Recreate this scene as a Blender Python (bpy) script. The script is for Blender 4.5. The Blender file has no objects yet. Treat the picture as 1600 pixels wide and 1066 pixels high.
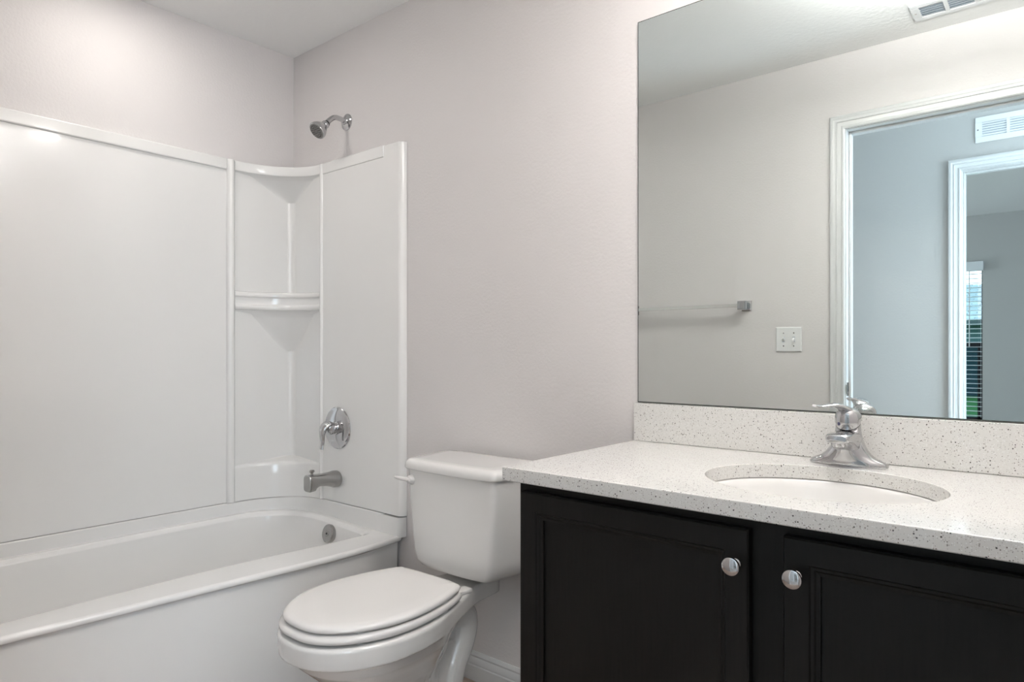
import bpy, bmesh, math, random
from mathutils import Vector, Matrix
PI = math.pi
C = bpy.context.scene.collection
scn = bpy.context.scene
random.seed(4)

# ------------------------------------------------------------------ camera
cam = bpy.data.cameras.new('camera'); camo = bpy.data.objects.new('camera', cam); C.objects.link(camo)
camo.location = (2.6931, -1.6895, 1.123); camo.rotation_euler = (PI/2, 0, 0.697)
cam.sensor_width = 36; cam.lens = 1051.96/1600*36; cam.shift_y = 16.05/1600
cam.clip_start = 0.02; cam.clip_end = 200
scn.camera = camo

# ------------------------------------------------------------------ view, world
scn.view_settings.view_transform = 'Standard'; scn.view_settings.look = 'None'
scn.view_settings.gamma = 1; scn.view_settings.use_curve_mapping = False
scn.view_settings.exposure = 0.84
w = bpy.data.worlds.new('world'); scn.world = w; w.use_nodes = True
bg = w.node_tree.nodes['Background']; bg.inputs[0].default_value = (0.70, 0.86, 1.0, 1); bg.inputs[1].default_value = 2.6

def light(name, kind, loc, power, color, size=0.1, rot=(0, 0, 0), size_y=None, shape=None, spread=None):
    l = bpy.data.lights.new(name, kind); l.energy = power; l.color = color
    if kind == 'AREA':
        l.size = size; l.shape = shape or 'SQUARE'
        if size_y: l.shape = 'RECTANGLE'; l.size_y = size_y
        if spread: l.spread = spread
    else: l.shadow_soft_size = size
    o = bpy.data.objects.new(name, l); C.objects.link(o); o.location = loc; o.rotation_euler = rot
    return o
WARM = (1.0, 0.955, 0.905); COOL = (0.72, 0.87, 1.0)
# area fills added in place of daylight, at made-up bedroom and hall openings
light('bedroom_fill', 'AREA', (-1.74, -4.5, 1.35), 21, (0.88, 0.96, 0.97), 1.5, (0, -PI/2, 0), 2.2)
light('hall_fill', 'AREA', (3.53, -2.16, 1.32), 24, COOL, 1.95, (0, PI/2, 0), 0.84)

H = 2.44; W = 1.5465; HY = -2.68; FY = -6.21; RX = 2.87
# ------------------------------------------------------------------ materials
MAT = {}
def mat(name, col, rough=0.5, metal=0.0, coat=0.0, bump=None, spec=0.5, emit=None):
    m = bpy.data.materials.new(name); m.use_nodes = True; nt = m.node_tree; b = nt.nodes['Principled BSDF']
    b.inputs['Base Color'].default_value = (*col, 1); b.inputs['Roughness'].default_value = rough
    b.inputs['Metallic'].default_value = metal; b.inputs['Coat Weight'].default_value = coat
    b.inputs['Coat Roughness'].default_value = 0.05; b.inputs['Specular IOR Level'].default_value = spec
    if emit: b.inputs['Emission Color'].default_value = (*emit[0], 1); b.inputs['Emission Strength'].default_value = emit[1]
    if bump:
        sc, st, dist = bump
        tc = nt.nodes.new('ShaderNodeTexCoord'); n = nt.nodes.new('ShaderNodeTexNoise'); bp = nt.nodes.new('ShaderNodeBump')
        n.inputs['Scale'].default_value = sc; n.inputs['Detail'].default_value = 3
        bp.inputs['Strength'].default_value = st; bp.inputs['Distance'].default_value = dist
        nt.links.new(tc.outputs['Object'], n.inputs['Vector']); nt.links.new(n.outputs['Fac'], bp.inputs['Height'])
        nt.links.new(bp.outputs['Normal'], b.inputs['Normal'])
    MAT[name] = m
    return m
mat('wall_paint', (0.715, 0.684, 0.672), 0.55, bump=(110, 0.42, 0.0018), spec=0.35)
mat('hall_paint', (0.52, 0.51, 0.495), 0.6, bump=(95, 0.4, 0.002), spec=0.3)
mat('ceiling_paint', (0.90, 0.90, 0.89), 0.8, bump=(60, 0.5, 0.003), spec=0.2)
mat('trim_white', (0.67, 0.675, 0.67), 0.3, coat=0.2)
mat('acrylic', (0.83, 0.82, 0.80), 0.16, coat=0.5)
mat('porcelain', (0.80, 0.785, 0.76), 0.10, coat=0.6)
mat('seat_plastic', (0.80, 0.775, 0.75), 0.22, coat=0.2)
mat('chrome', (0.56, 0.56, 0.57), 0.07, 1.0)
mat('nickel', (0.42, 0.41, 0.40), 0.22, 1.0)
mat('spray_plate', (0.22, 0.21, 0.20), 0.4)
mat('polished_bar', (0.86, 0.85, 0.83), 0.16, 1.0)
mat('dark_rubber', (0.02, 0.02, 0.02), 0.6)
mat('red_blue_dot', (0.03, 0.03, 0.10), 0.4)
mat('switch_plastic', (0.80, 0.80, 0.79), 0.35)
mat('vent_white', (0.80, 0.81, 0.82), 0.4)
mat('vent_dark', (0.40, 0.46, 0.52), 0.8)
mat('blind_white', (0.80, 0.82, 0.84), 0.5)
mat('window_bronze', (0.015, 0.018, 0.025), 0.4)
mat('mirror_edge', (0.10, 0.11, 0.10), 0.25, 0.6)
mat('grass', (0.06, 0.22, 0.04), 0.9, bump=(8, 1, 0.1))
mat('fill_bowl_glow', (0.9, 0.9, 0.88), 0.4, emit=((1.0, 0.965, 0.94), 21.0))  # glow of the added bowl lamp
mat('fill_uplight_glow', (0.9, 0.9, 0.88), 0.4, emit=((1.0, 0.975, 0.97), 120.0))  # stronger upward fill from the added bowl, to brighten the ceiling
mat('downlight_lens', (0.9, 0.9, 0.88), 0.4, emit=((1.0, 0.92, 0.80), 12.0))

def ramp(nt, fac, stops, interp='LINEAR'):
    r = nt.nodes.new('ShaderNodeValToRGB'); r.color_ramp.interpolation = interp
    e = r.color_ramp.elements
    e[0].position, e[0].color = stops[0][0], (*stops[0][1], 1); e[1].position, e[1].color = stops[1][0], (*stops[1][1], 1)
    for p, c in stops[2:]:
        x = e.new(p); x.color = (*c, 1)
    nt.links.new(fac, r.inputs['Fac']); return r
def mix(nt, fac, a, b):
    m = nt.nodes.new('ShaderNodeMix'); m.data_type = 'RGBA'
    nt.links.new(fac, m.inputs[0])
    for s, v in ((6, a), (7, b)):
        if isinstance(v, tuple): m.inputs[s].default_value = (*v, 1)
        else: nt.links.new(v, m.inputs[s])
    return m.outputs[2]
def quartz():
    m = mat('quartz', (0.74, 0.72, 0.69), 0.12, coat=0.3); nt = m.node_tree; b = nt.nodes['Principled BSDF']
    tc = nt.nodes.new('ShaderNodeTexCoord')
    col = (0.72, 0.705, 0.675)
    last = None
    for scale, thr, rad, c in ((300, 0.86, 0.32, (0.24, 0.22, 0.20)), (420, 0.74, 0.34, (0.48, 0.46, 0.435)), (270, 0.955, 0.36, (0.08, 0.075, 0.07)), (380, 0.75, 0.32, (0.86, 0.86, 0.85))):
        v = nt.nodes.new('ShaderNodeTexVoronoi'); v.inputs['Scale'].default_value = scale
        mp = nt.nodes.new('ShaderNodeMapping'); mp.inputs['Location'].default_value = (scale*0.013, scale*0.007, 0.3)
        nt.links.new(tc.outputs['Object'], mp.inputs['Vector']); nt.links.new(mp.outputs[0], v.inputs['Vector'])
        sep = nt.nodes.new('ShaderNodeSeparateColor'); nt.links.new(v.outputs['Color'], sep.inputs[0])
        g = nt.nodes.new('ShaderNodeMath'); g.operation = 'GREATER_THAN'; g.inputs[1].default_value = thr; nt.links.new(sep.outputs[0], g.inputs[0])
        l = nt.nodes.new('ShaderNodeMath'); l.operation = 'LESS_THAN'; l.inputs[1].default_value = rad; nt.links.new(v.outputs['Distance'], l.inputs[0])
        k = nt.nodes.new('ShaderNodeMath'); k.operation = 'MULTIPLY'; nt.links.new(g.outputs[0], k.inputs[0]); nt.links.new(l.outputs[0], k.inputs[1])
        last = mix(nt, k.outputs[0], last if last else col, c)
    nt.links.new(last, b.inputs['Base Color'])
quartz()
def espresso():
    m = mat('espresso_wood', (0.010, 0.009, 0.008), 0.42, spec=0.22); nt = m.node_tree; b = nt.nodes['Principled BSDF']
    tc = nt.nodes.new('ShaderNodeTexCoord'); mp = nt.nodes.new('ShaderNodeMapping'); mp.inputs['Scale'].default_value = (60, 60, 4)
    n = nt.nodes.new('ShaderNodeTexNoise'); n.inputs['Scale'].default_value = 3; n.inputs['Detail'].default_value = 6
    nt.links.new(tc.outputs['Object'], mp.inputs[0]); nt.links.new(mp.outputs[0], n.inputs['Vector'])
    r = ramp(nt, n.outputs['Fac'], [(0.3, (0.0045, 0.0043, 0.004)), (0.75, (0.008, 0.0074, 0.0065))])
    nt.links.new(r.outputs[0], b.inputs['Base Color'])
    bp = nt.nodes.new('ShaderNodeBump'); bp.inputs['Strength'].default_value = 0.15; bp.inputs['Distance'].default_value = 0.0006
    nt.links.new(n.outputs['Fac'], bp.inputs['Height']); nt.links.new(bp.outputs[0], b.inputs['Normal'])
espresso()
def planks():
    m = mat('floor_planks', (0.36, 0.27, 0.21), 0.4); nt = m.node_tree; b = nt.nodes['Principled BSDF']
    tc = nt.nodes.new('ShaderNodeTexCoord'); br = nt.nodes.new('ShaderNodeTexBrick'); br.inputs['Scale'].default_value = 1
    br.inputs['Brick Width'].default_value = 0.9; br.inputs['Row Height'].default_value = 0.15; br.inputs['Mortar Size'].default_value = 0.003
    br.inputs['Color1'].default_value = (0.40, 0.31, 0.25, 1); br.inputs['Color2'].default_value = (0.31, 0.235, 0.19, 1); br.inputs['Mortar'].default_value = (0.16, 0.13, 0.11, 1)
    n = nt.nodes.new('ShaderNodeTexNoise'); mp = nt.nodes.new('ShaderNodeMapping'); mp.inputs['Scale'].default_value = (2, 25, 2)
    nt.links.new(tc.outputs['Object'], mp.inputs[0]); nt.links.new(mp.outputs[0], n.inputs['Vector']); n.inputs['Scale'].default_value = 4
    nt.links.new(tc.outputs['Object'], br.inputs['Vector'])
    mx = nt.nodes.new('ShaderNodeMix'); mx.data_type = 'RGBA'; mx.blend_type = 'OVERLAY'; mx.inputs[0].default_value = 0.4
    nt.links.new(br.outputs['Color'], mx.inputs[6]); nt.links.new(n.outputs['Fac'], mx.inputs[7]); nt.links.new(mx.outputs[2], b.inputs['Base Color'])
planks()
def carpet(): mat('carpet', (0.34, 0.31, 0.28), 0.95, bump=(300, 1, 0.004))
carpet()
def shingles():
    m = mat('shingles', (0.5, 0.5, 0.5), 0.9); nt = m.node_tree; b = nt.nodes['Principled BSDF']
    tc = nt.nodes.new('ShaderNodeTexCoord'); br = nt.nodes.new('ShaderNodeTexBrick'); br.inputs['Scale'].default_value = 1
    br.inputs['Brick Width'].default_value = 0.5; br.inputs['Row Height'].default_value = 0.16; br.inputs['Mortar Size'].default_value = 0.012
    br.inputs['Color1'].default_value = (0.30, 0.35, 0.36, 1); br.inputs['Color2'].default_value = (0.17, 0.21, 0.23, 1); br.inputs['Mortar'].default_value = (0.07, 0.09, 0.10, 1)
    nt.links.new(tc.outputs['Object'], br.inputs['Vector']); nt.links.new(br.outputs['Color'], b.inputs['Base Color'])
shingles()
mat('stucco', (0.045, 0.085, 0.095), 0.9, bump=(40, 0.5, 0.01))
mat('fascia', (0.03, 0.045, 0.05), 0.7)
def mirror_mat():
    m = bpy.data.materials.new('silvered_glass'); m.use_nodes = True; nt = m.node_tree; b = nt.nodes['Principled BSDF']
    b.inputs['Base Color'].default_value = (0.83, 0.885, 0.87, 1); b.inputs['Metallic'].default_value = 1; b.inputs['Roughness'].default_value = 0.0
    MAT['silvered_glass'] = m
mirror_mat()
def pane_mat():
    m = bpy.data.materials.new('window_glass'); m.use_nodes = True; nt = m.node_tree
    nt.nodes.remove(nt.nodes['Principled BSDF']); out = nt.nodes['Material Output']
    t = nt.nodes.new('ShaderNodeBsdfTransparent'); t.inputs[0].default_value = (0.86, 0.93, 0.93, 1); g = nt.nodes.new('ShaderNodeBsdfGlossy'); g.inputs['Roughness'].default_value = 0.02
    f = nt.nodes.new('ShaderNodeFresnel'); f.inputs[0].default_value = 1.3; mx = nt.nodes.new('ShaderNodeMixShader')
    nt.links.new(f.outputs[0], mx.inputs[0]); nt.links.new(t.outputs[0], mx.inputs[1]); nt.links.new(g.outputs[0], mx.inputs[2]); nt.links.new(mx.outputs[0], out.inputs[0])
    MAT['window_glass'] = m
    m2 = m.copy(); m2.name = 'insect_screen'; m2.node_tree.nodes['Transparent BSDF'].inputs[0].default_value = (0.42, 0.50, 0.54, 1); MAT['insect_screen'] = m2
pane_mat()

# ------------------------------------------------------------------ mesh helpers
def link(name, bm, m, parent=None, sharp=35, smooth=True):
    root = parent
    while root is not None and root.parent is not None: root = root.parent
    if root is not None: bmesh.ops.translate(bm, verts=bm.verts, vec=-root.location)
    bmesh.ops.recalc_face_normals(bm, faces=bm.faces)
    me = bpy.data.meshes.new(name); bm.to_mesh(me); bm.free()
    for mm in (m if isinstance(m, (list, tuple)) else [m]): me.materials.append(MAT[mm])
    if smooth:
        me.polygons.foreach_set('use_smooth', [True]*len(me.polygons)); me.set_sharp_from_angle(angle=math.radians(sharp))
    o = bpy.data.objects.new(name, me); C.objects.link(o)
    if parent is not None: o.parent = parent
    if smooth and sharp < 100:
        wn = o.modifiers.new('weighted_normal', 'WEIGHTED_NORMAL'); wn.keep_sharp = True; wn.weight = 60
    return o
def thing(name, label, cat, loc, group=None):
    o = bpy.data.objects.new(name, None); C.objects.link(o); o.location = loc; o.empty_display_size = 0.05
    o['label'] = label; o['category'] = cat
    if group: o['group'] = group
    return o
def tag(o, label, cat, group=None):
    o['label'] = label; o['category'] = cat
    if group: o['group'] = group
    return o
def struct(name, bm, m, parent=None, label=None, **k):
    o = link(name, bm, m, parent, **k)
    if parent is None: o['kind'] = 'structure'
    if label: o['label'] = label
    return o
def box(bm, a, b, bev=0.0, seg=2, mi=0):
    vs = [bm.verts.new((x, y, z)) for x in (a[0], b[0]) for y in (a[1], b[1]) for z in (a[2], b[2])]
    fs = [bm.faces.new([vs[i] for i in f]) for f in ((0, 1, 3, 2), (4, 6, 7, 5), (0, 4, 5, 1), (2, 3, 7, 6), (0, 2, 6, 4), (1, 5, 7, 3))]
    for f in fs: f.material_index = mi
    if bev: bmesh.ops.bevel(bm, geom=list({e for f in fs for e in f.edges}), offset=bev, segments=seg, affect='EDGES', profile=0.5, material=mi)
def loft(bm, loops, cap0=True, cap1=True, closed=True, mi=0):
    R = [[bm.verts.new(p) for p in lp] for lp in loops]
    n = len(R[0])
    for a, b in zip(R, R[1:]):
        for i in range(n if closed else n-1):
            j = (i+1) % n
            f = bm.faces.new((a[i], a[j], b[j], b[i])); f.material_index = mi
    if cap0: bm.faces.new(list(reversed(R[0]))).material_index = mi
    if cap1: bm.faces.new(R[-1]).material_index = mi
    return R
def frame_of(d):
    d = Vector(d).normalized(); u = Vector((0, 0, 1)) if abs(d.z) < 0.9 else Vector((1, 0, 0))
    s = d.cross(u).normalized(); return s, s.cross(d).normalized()
def lathe(bm, origin, axis, prof, n=32, mi=0):
    # prof: list of (distance along the axis, radius)
    s, t = frame_of(axis); d = Vector(axis).normalized(); o = Vector(origin)
    loft(bm, [[o + d*h + (s*math.cos(2*PI*k/n) + t*math.sin(2*PI*k/n))*max(r, 1e-5) for k in range(n)] for h, r in prof], mi=mi)
def catmull(pts, per=6, closed=False):
    P = [Vector(p) for p in pts]; out = []
    n = len(P)
    rng = range(n if closed else n-1)
    for i in rng:
        if closed: p0, p1, p2, p3 = P[i-1], P[i], P[(i+1) % n], P[(i+2) % n]
        else: p0, p1, p2, p3 = P[max(i-1, 0)], P[i], P[i+1], P[min(i+2, n-1)]
        for k in range(per):
            t = k/per
            out.append(0.5*((2*p1) + (p2-p0)*t + (2*p0-5*p1+4*p2-p3)*t*t + (3*p1-p0-3*p2+p3)*t**3))
    if not closed: out.append(P[-1])
    return out
def tube(bm, pts, rad, n=16, per=6, flat=1.0, side=None, mi=0):
    # rad may be a list matched to pts; flat squeezes the section across `side`
    rl = rad if isinstance(rad, list) else [rad]*len(pts)
    P = catmull([tuple(p) for p in pts], per); R = [v.x for v in catmull([(r, 0, 0) for r in rl], per)]
    loops = []; s = None
    for i, p in enumerate(P):
        d = (P[min(i+1, len(P)-1)] - P[max(i-1, 0)]).normalized()
        if side is not None: s = Vector(side).normalized()
        elif s is None: s, _ = frame_of(d)
        else: s = (s - d*s.dot(d)).normalized()
        t = s.cross(d).normalized()
        loops.append([p + (s*math.cos(2*PI*k/n) + t*math.sin(2*PI*k/n)*flat)*max(R[i], 1e-5) for k in range(n)])
    loft(bm, loops, mi=mi)
def rrect(x0, x1, y0, y1, r, z, nc=8, ns=6):
    # rounded rectangle; r = radii (x0y0, x1y0, x1y1, x0y1)
    if not isinstance(r, (list, tuple)): r = (r,)*4
    pts = []
    cs = [(x0+r[0], y0+r[0], PI, r[0]), (x1-r[1], y0+r[1], 1.5*PI, r[1]), (x1-r[2], y1-r[2], 0, r[2]), (x0+r[3], y1-r[3], 0.5*PI, r[3])]
    for i, (cx, cy, a0, rr) in enumerate(cs):
        arc = [Vector((cx+rr*math.cos(a0+PI/2*k/nc), cy+rr*math.sin(a0+PI/2*k/nc), z)) for k in range(nc+1)]
        pts += arc
        nx = cs[(i+1) % 4]; e = Vector((nx[0]+nx[3]*math.cos(nx[2]), nx[1]+nx[3]*math.sin(nx[2]), z))
        for k in range(1, ns): pts.append(arc[-1].lerp(e, k/ns))
    return pts
def egg(half, z, cx, per=6):
    # closed outline mirrored about x=cx from (half width, y) points running front tip to back centre
    P = [(x, y, 0) for x, y in half] + [(-x, y, 0) for x, y in reversed(half[1:-1])]
    return [Vector((cx+p.x, p.y, z)) for p in catmull(P, per, True)]
def nested(bm, a, b, steps, place, mi=0):
    # nested rectangles: steps = (inset, height); place maps (u, v, h) to a point
    loops = []
    for ins, h in steps:
        loops.append([place(u, v, h) for u, v in ((a[0]+ins, a[1]+ins), (b[0]-ins, a[1]+ins), (b[0]-ins, b[1]-ins), (a[0]+ins, b[1]-ins))])
    loft(bm, loops, mi=mi)

# ------------------------------------------------------------------ room shell
def slab(name, a, b, m, **k):
    bm = bmesh.new(); box(bm, a, b); return struct(name, bm, m, smooth=False, **k)
T = 0.115
slab('floor', (-T, -W-T, -0.1), (RX+T, T, 0), 'floor_planks')
slab('ceiling', (-T, -W-T, H), (RX+T, T, H+0.1), 'ceiling_paint')
slab('wall_left', (-T, -W-T, 0), (0, T, H), 'wall_paint')
slab('wall_back', (0, 0, 0), (RX, T, H), 'wall_paint')
slab('wall_right', (RX, -W-T, 0), (RX+T, T, H), 'wall_paint')
def wall_with_hole(name, x0, x1, y0, y1, hx0, hx1, hz1, m, hz0=0.0):
    bm = bmesh.new()
    box(bm, (x0, y0, 0), (hx0, y1, H)); box(bm, (hx1, y0, 0), (x1, y1, H)); box(bm, (hx0, y0, hz1), (hx1, y1, H))
    if hz0 > 0: box(bm, (hx0, y0, 0), (hx1, y1, hz0))
    return struct(name, bm, m, smooth=False)
D1 = (1.917, 2.745, 2.100); D2 = (2.223, 2.990, 2.098)
bm = bmesh.new()   # front wall: bathroom side and hall side share the block
wall_with_hole('wall_front', 0, RX, -W-T, -W, D1[0]-0.018, D1[1]+0.018, D1[2]+0.018, ['wall_paint'])
HX0, HX1 = 0.6, 3.4
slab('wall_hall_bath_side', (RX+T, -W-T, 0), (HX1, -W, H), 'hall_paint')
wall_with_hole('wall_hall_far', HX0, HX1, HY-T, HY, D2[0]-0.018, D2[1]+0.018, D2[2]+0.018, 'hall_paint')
slab('floor_hall', (HX0, HY, -0.1), (HX1, -W-T, 0), 'carpet')
slab('ceiling_hall', (HX0, HY, H), (HX1, -W-T, H+0.1), 'ceiling_paint')
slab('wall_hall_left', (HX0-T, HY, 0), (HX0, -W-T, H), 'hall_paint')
# hall end wall, out of view, with an opening added for the hall fill
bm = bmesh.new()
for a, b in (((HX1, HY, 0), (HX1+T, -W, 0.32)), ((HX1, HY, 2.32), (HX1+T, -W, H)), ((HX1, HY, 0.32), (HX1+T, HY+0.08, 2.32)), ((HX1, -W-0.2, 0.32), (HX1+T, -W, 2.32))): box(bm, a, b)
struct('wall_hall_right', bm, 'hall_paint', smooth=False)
BX0, BX1 = -1.6, 4.4
slab('floor_bedroom', (BX0, FY, -0.1), (BX1, HY-T, 0), 'carpet')
slab('ceiling_bedroom', (BX0, FY, H), (BX1, HY-T, H+0.1), 'ceiling_paint')
bm = bmesh.new()
for a, b in (((BX0-T, FY, 0), (BX0, HY-T, 0.58)), ((BX0-T, FY, 2.12), (BX0, HY-T, H)), ((BX0-T, FY, 0.58), (BX0, -5.62, 2.12)), ((BX0-T, -3.38, 0.58), (BX0, HY-T, 2.12))): box(bm, a, b)
struct('wall_bedroom_left', bm, 'hall_paint', smooth=False)  # unseen side opening added to let the bedroom fill in
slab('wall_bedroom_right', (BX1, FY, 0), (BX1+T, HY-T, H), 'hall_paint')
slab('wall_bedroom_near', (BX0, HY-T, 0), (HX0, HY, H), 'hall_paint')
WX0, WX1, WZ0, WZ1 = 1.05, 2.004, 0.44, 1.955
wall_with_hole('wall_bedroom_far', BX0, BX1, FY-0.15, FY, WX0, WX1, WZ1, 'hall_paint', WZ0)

# baseboards
PB = [(0, 0), (0.015, 0), (0.015, 0.050), (0.0125, 0.054), (0.0135, 0.060), (0.0105, 0.072), (0.0075, 0.078), (0.0085, 0.084), (0.0055, 0.092), (0.004, 0.0955), (0, 0.0955)]
def baseboard(name, p, q, nrm):
    p = Vector(p); q = Vector(q); n = Vector(nrm); bm = bmesh.new()
    loft(bm, [[e + n*a + Vector((0, 0, z)) for a, z in PB] for e in (p, q)])
    return struct(name, bm, 'trim_white', sharp=25)
baseboard('baseboard_back', (0.79, 0, 0), (1.758, 0, 0), (0, -1, 0))
baseboard('baseboard_front', (0.79, -W, 0), (D1[0]-0.068, -W, 0), (0, 1, 0))
baseboard('baseboard_right', (RX, -W, 0), (RX, -0.62, 0), (-1, 0, 0))
baseboard('baseboard_hall', (HX0, HY, 0), (D2[0]-0.068, HY, 0), (0, 1, 0))

# door casings (colonial profile) and jambs
PC = [(0.004, 0), (0.004, 0.009), (0.009, 0.0125), (0.015, 0.0125), (0.018, 0.0095), (0.024, 0.011), (0.033, 0.0125), (0.036, 0.0165), (0.040, 0.0145), (0.045, 0.0155), (0.050, 0.018), (0.058, 0.018), (0.062, 0.0165), (0.065, 0.012), (0.065, 0)]
def casing(name, D, y, ny, parent):
    x0, x1, zt = D; bm = bmesh.new()
    loft(bm, [[Vector((px, y+ny*p, pz)) for px, pz, p in ((x0-o, 0, p), (x0-o, zt+o, p), (x1+o, zt+o, p), (x1+o, 0, p))] for o, p in PC], cap0=False, cap1=False, closed=False)
    return link(name, bm, 'trim_white', parent, sharp=25)
def door_set(name, D, y0, y1):
    x0, x1, zt = D
    bm = bmesh.new()
    J = 0.017
    box(bm, (x0-J, y0+0.0005, 0), (x0, y1-0.0005, zt+J), 0.001); box(bm, (x1, y0+0.0005, 0), (x1+J, y1-0.0005, zt+J), 0.001); box(bm, (x0, y0+0.0005, zt), (x1, y1-0.0005, zt+J), 0.001)
    ym = y0+0.042   # door stop
    box(bm, (x0, ym, 0), (x0+0.011, ym+0.034, zt), 0.003); box(bm, (x1-0.011, ym, 0), (x1, ym+0.034, zt), 0.003); box(bm, (x0+0.011, ym, zt-0.011), (x1-0.011, ym+0.034, zt), 0.003)
    o = struct(name, bm, 'trim_white')
    casing('casing', D, y1, 1, o); casing('casing', D, y0, -1, o)
    return o
d1 = door_set('door_1', D1, -W-T, -W)
d1['label'] = 'white cased bathroom doorway reflected in the mirror'
d2 = door_set('door_2', D2, HY-T, HY)
d2['label'] = 'white cased bedroom doorway across the hall seen in the mirror'
bm = bmesh.new()   # strike plate on the left jamb
box(bm, (D1[0], -W-0.040, 0.925), (D1[0]+0.0015, -W-0.008, 0.985), 0.0006)
box(bm, (D1[0]+0.0015, -W-0.008, 0.935), (D1[0]+0.004, -W+0.004, 0.975), 0.001)
box(bm, (D1[0]+0.0012, -W-0.031, 0.943), (D1[0]+0.0019, -W-0.017, 0.967), mi=1)
link('strike_plate', bm, ['nickel', 'dark_rubber'], d1)['label'] = 'brushed metal strike plate on the jamb'

# bedroom window
bm = bmesh.new()
yw = FY-0.11; fr = 0.045
for a, b in (((WX0, yw, WZ0), (WX0+fr, yw+0.05, WZ1)), ((WX1-fr, yw, WZ0), (WX1, yw+0.05, 1.215)), ((WX1-.012, yw, 1.215), (WX1, yw+0.05, WZ1)), ((WX0, yw, WZ1-0.035), (WX1, yw+0.05, WZ1)), ((WX0, yw, WZ0), (WX1, yw+0.05, WZ0+0.04)), ((WX0, yw, 1.17), (WX1, yw+0.055, 1.215))): box(bm, a, b, 0.003)
win = struct('window_1', bm, 'window_bronze', label='dark framed bedroom window behind white blinds')
bm = bmesh.new(); box(bm, (WX0+fr, yw+0.02, 1.215), (WX1-fr, yw+0.024, WZ1-0.035)); link('upper_pane', bm, 'window_glass', win)
bm = bmesh.new(); box(bm, (WX0+fr, yw+0.02, WZ0+0.04), (WX1-fr, yw+0.024, 1.17)); link('lower_pane', bm, 'insect_screen', win)
bm = bmesh.new(); box(bm, (WX0-0.03, FY-0.10, WZ0-0.001), (WX1+0.01, FY+0.025, WZ0+0.018), 0.004); link('sill', bm, 'trim_white', win)
bl = thing('window_blind', 'white horizontal slat blind with valance and wand at the bedroom window', 'blind', (1.53, FY-0.02, WZ1))
bm = bmesh.new(); box(bm, (WX0-0.02, FY-0.005, 1.900), (WX1+0.012, FY+0.055, 1.990), 0.006); link('valance', bm, 'blind_white', bl)
zs = 1.875; k = 0
while zs > WZ0+0.05:
    bm = bmesh.new()
    y = FY-0.035; n = 6
    sec = [(-0.024+0.048*i/n, 0.0035*math.sin(PI*i/n)) for i in range(n+1)]
    prof = [(a, b+0.0013) for a, b in sec]+[(a, b-0.0013) for a, b in reversed(sec)]
    loft(bm, [[Vector((x, y+a, zs+b)) for a, b in prof] for x in (WX0+0.012, WX1-0.008)])
    link('slat', bm, 'blind_white', bl); zs -= 0.0445; k += 1
for x in (WX0+0.12, WX1-0.012):
    bm = bmesh.new(); tube(bm, [(x, FY-0.009, 1.91), (x, FY-0.009, 1.2), (x, FY-0.009, WZ0+0.04)], 0.0012, 8, 1); link('ladder_cord', bm, 'blind_white', bl)
bm = bmesh.new(); tube(bm, [(1.90, FY+0.008, 1.91), (1.90, FY+0.010, 1.6), (1.90, FY+0.008, 1.17)], 0.0045, 8, 3); link('tilt_wand', bm, 'blind_white', bl)

# outside
bm = bmesh.new(); box(bm, (-30, -40, -0.55), (30, FY-0.4, -0.30)); tag(link('lawn', bm, 'grass', smooth=False), 'green lawn outside the bedroom window', 'grass')['kind'] = 'stuff'
nh = thing('neighbor_house', 'neighbouring house with grey shingle roof seen through the bedroom window', 'house', (0, -26, -0.3))
bm = bmesh.new(); box(bm, (-9, -33, -0.3), (9, -24.2, 2.12)); link('wall', bm, 'stucco', nh, smooth=False)
bm = bmesh.new()
loft(bm, [[Vector((x, -23.7, 2.08)), Vector((x, -28.6, 3.62)), Vector((x, -33.5, 2.08)), Vector((x, -33.5, 1.95)), Vector((x, -28.6, 3.45)), Vector((x, -23.7, 1.95))] for x in (-9.5, 9.5)])
link('roof', bm, 'shingles', nh, smooth=False)
bm = bmesh.new(); box(bm, (-9.5, -23.72, 1.93), (9.5, -23.66, 2.10)); link('fascia', bm, 'fascia', nh, smooth=False)

# ------------------------------------------------------------------ bathtub
tub = thing('bathtub', 'white alcove bathtub along the left wall', 'bathtub', (0.38, -0.77, 0))
# outer rim follows a gentle bow
XO = [(0.0, .745), (-.03, .755), (-.11, .766), (-.23, .770), (-.31, .769), (-.43, .763), (-.6, .748), (-.77, .735), (-.96, .724), (-1.1, .713), (-1.24, .702), (-1.524, .700)]
XI = [(-.055, .640), (-.12, .637), (-.265, .630), (-.5, .603), (-.72, .590), (-1.0, .590), (-1.21, .596), (-1.5, .598)]
def interp(T_, y):
    for (y0, x0), (y1, x1) in zip(T_, T_[1:]):
        if y <= y0 and y >= y1: return x0 + (x1-x0)*(y-y0)/(y1-y0)
    return T_[0][1] if y > T_[0][0] else T_[-1][1]
def rimz(x, y=0): return 0.431 + 0.022*max(0, min(1, 1-x/0.55))
def loop_outer(off, z, bow=1.0, rimmed=False):
    P = rrect(0.002, 0.74, -1.524, -0.002, (0.004, 0.02, 0.02, 0.004), 0, ns=14)
    out = []
    for p in P:
        x = p.x
        if x > 0.3: x = x - 0.74 + (interp(XO, p.y)*bow + 0.74*(1-bow)) - off
        out.append(Vector((x, p.y, (rimz(x)+z) if rimmed else z)))
    return out
def loop_inner(ins, dz, shrink=None):
    # opening outline moved inwards by ins
    P = rrect(0.052+ins, 0.60-ins, -1.47+ins, -0.056-ins, (0.20, 0.10, 0.05+ins, 0.24), 0, ns=14)
    out = []
    for p in P:
        x = p.x
        t = max(0, (x-0.25)/0.35)
        x = x + (interp(XI, p.y)-0.60)*min(1, t)
        out.append(Vector((x, p.y, rimz(x)+dz)))
    return out
def loop_well(x0, x1, y0, y1, r, z):
    return rrect(x0, x1, y0, y1, r, z, ns=14)
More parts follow.
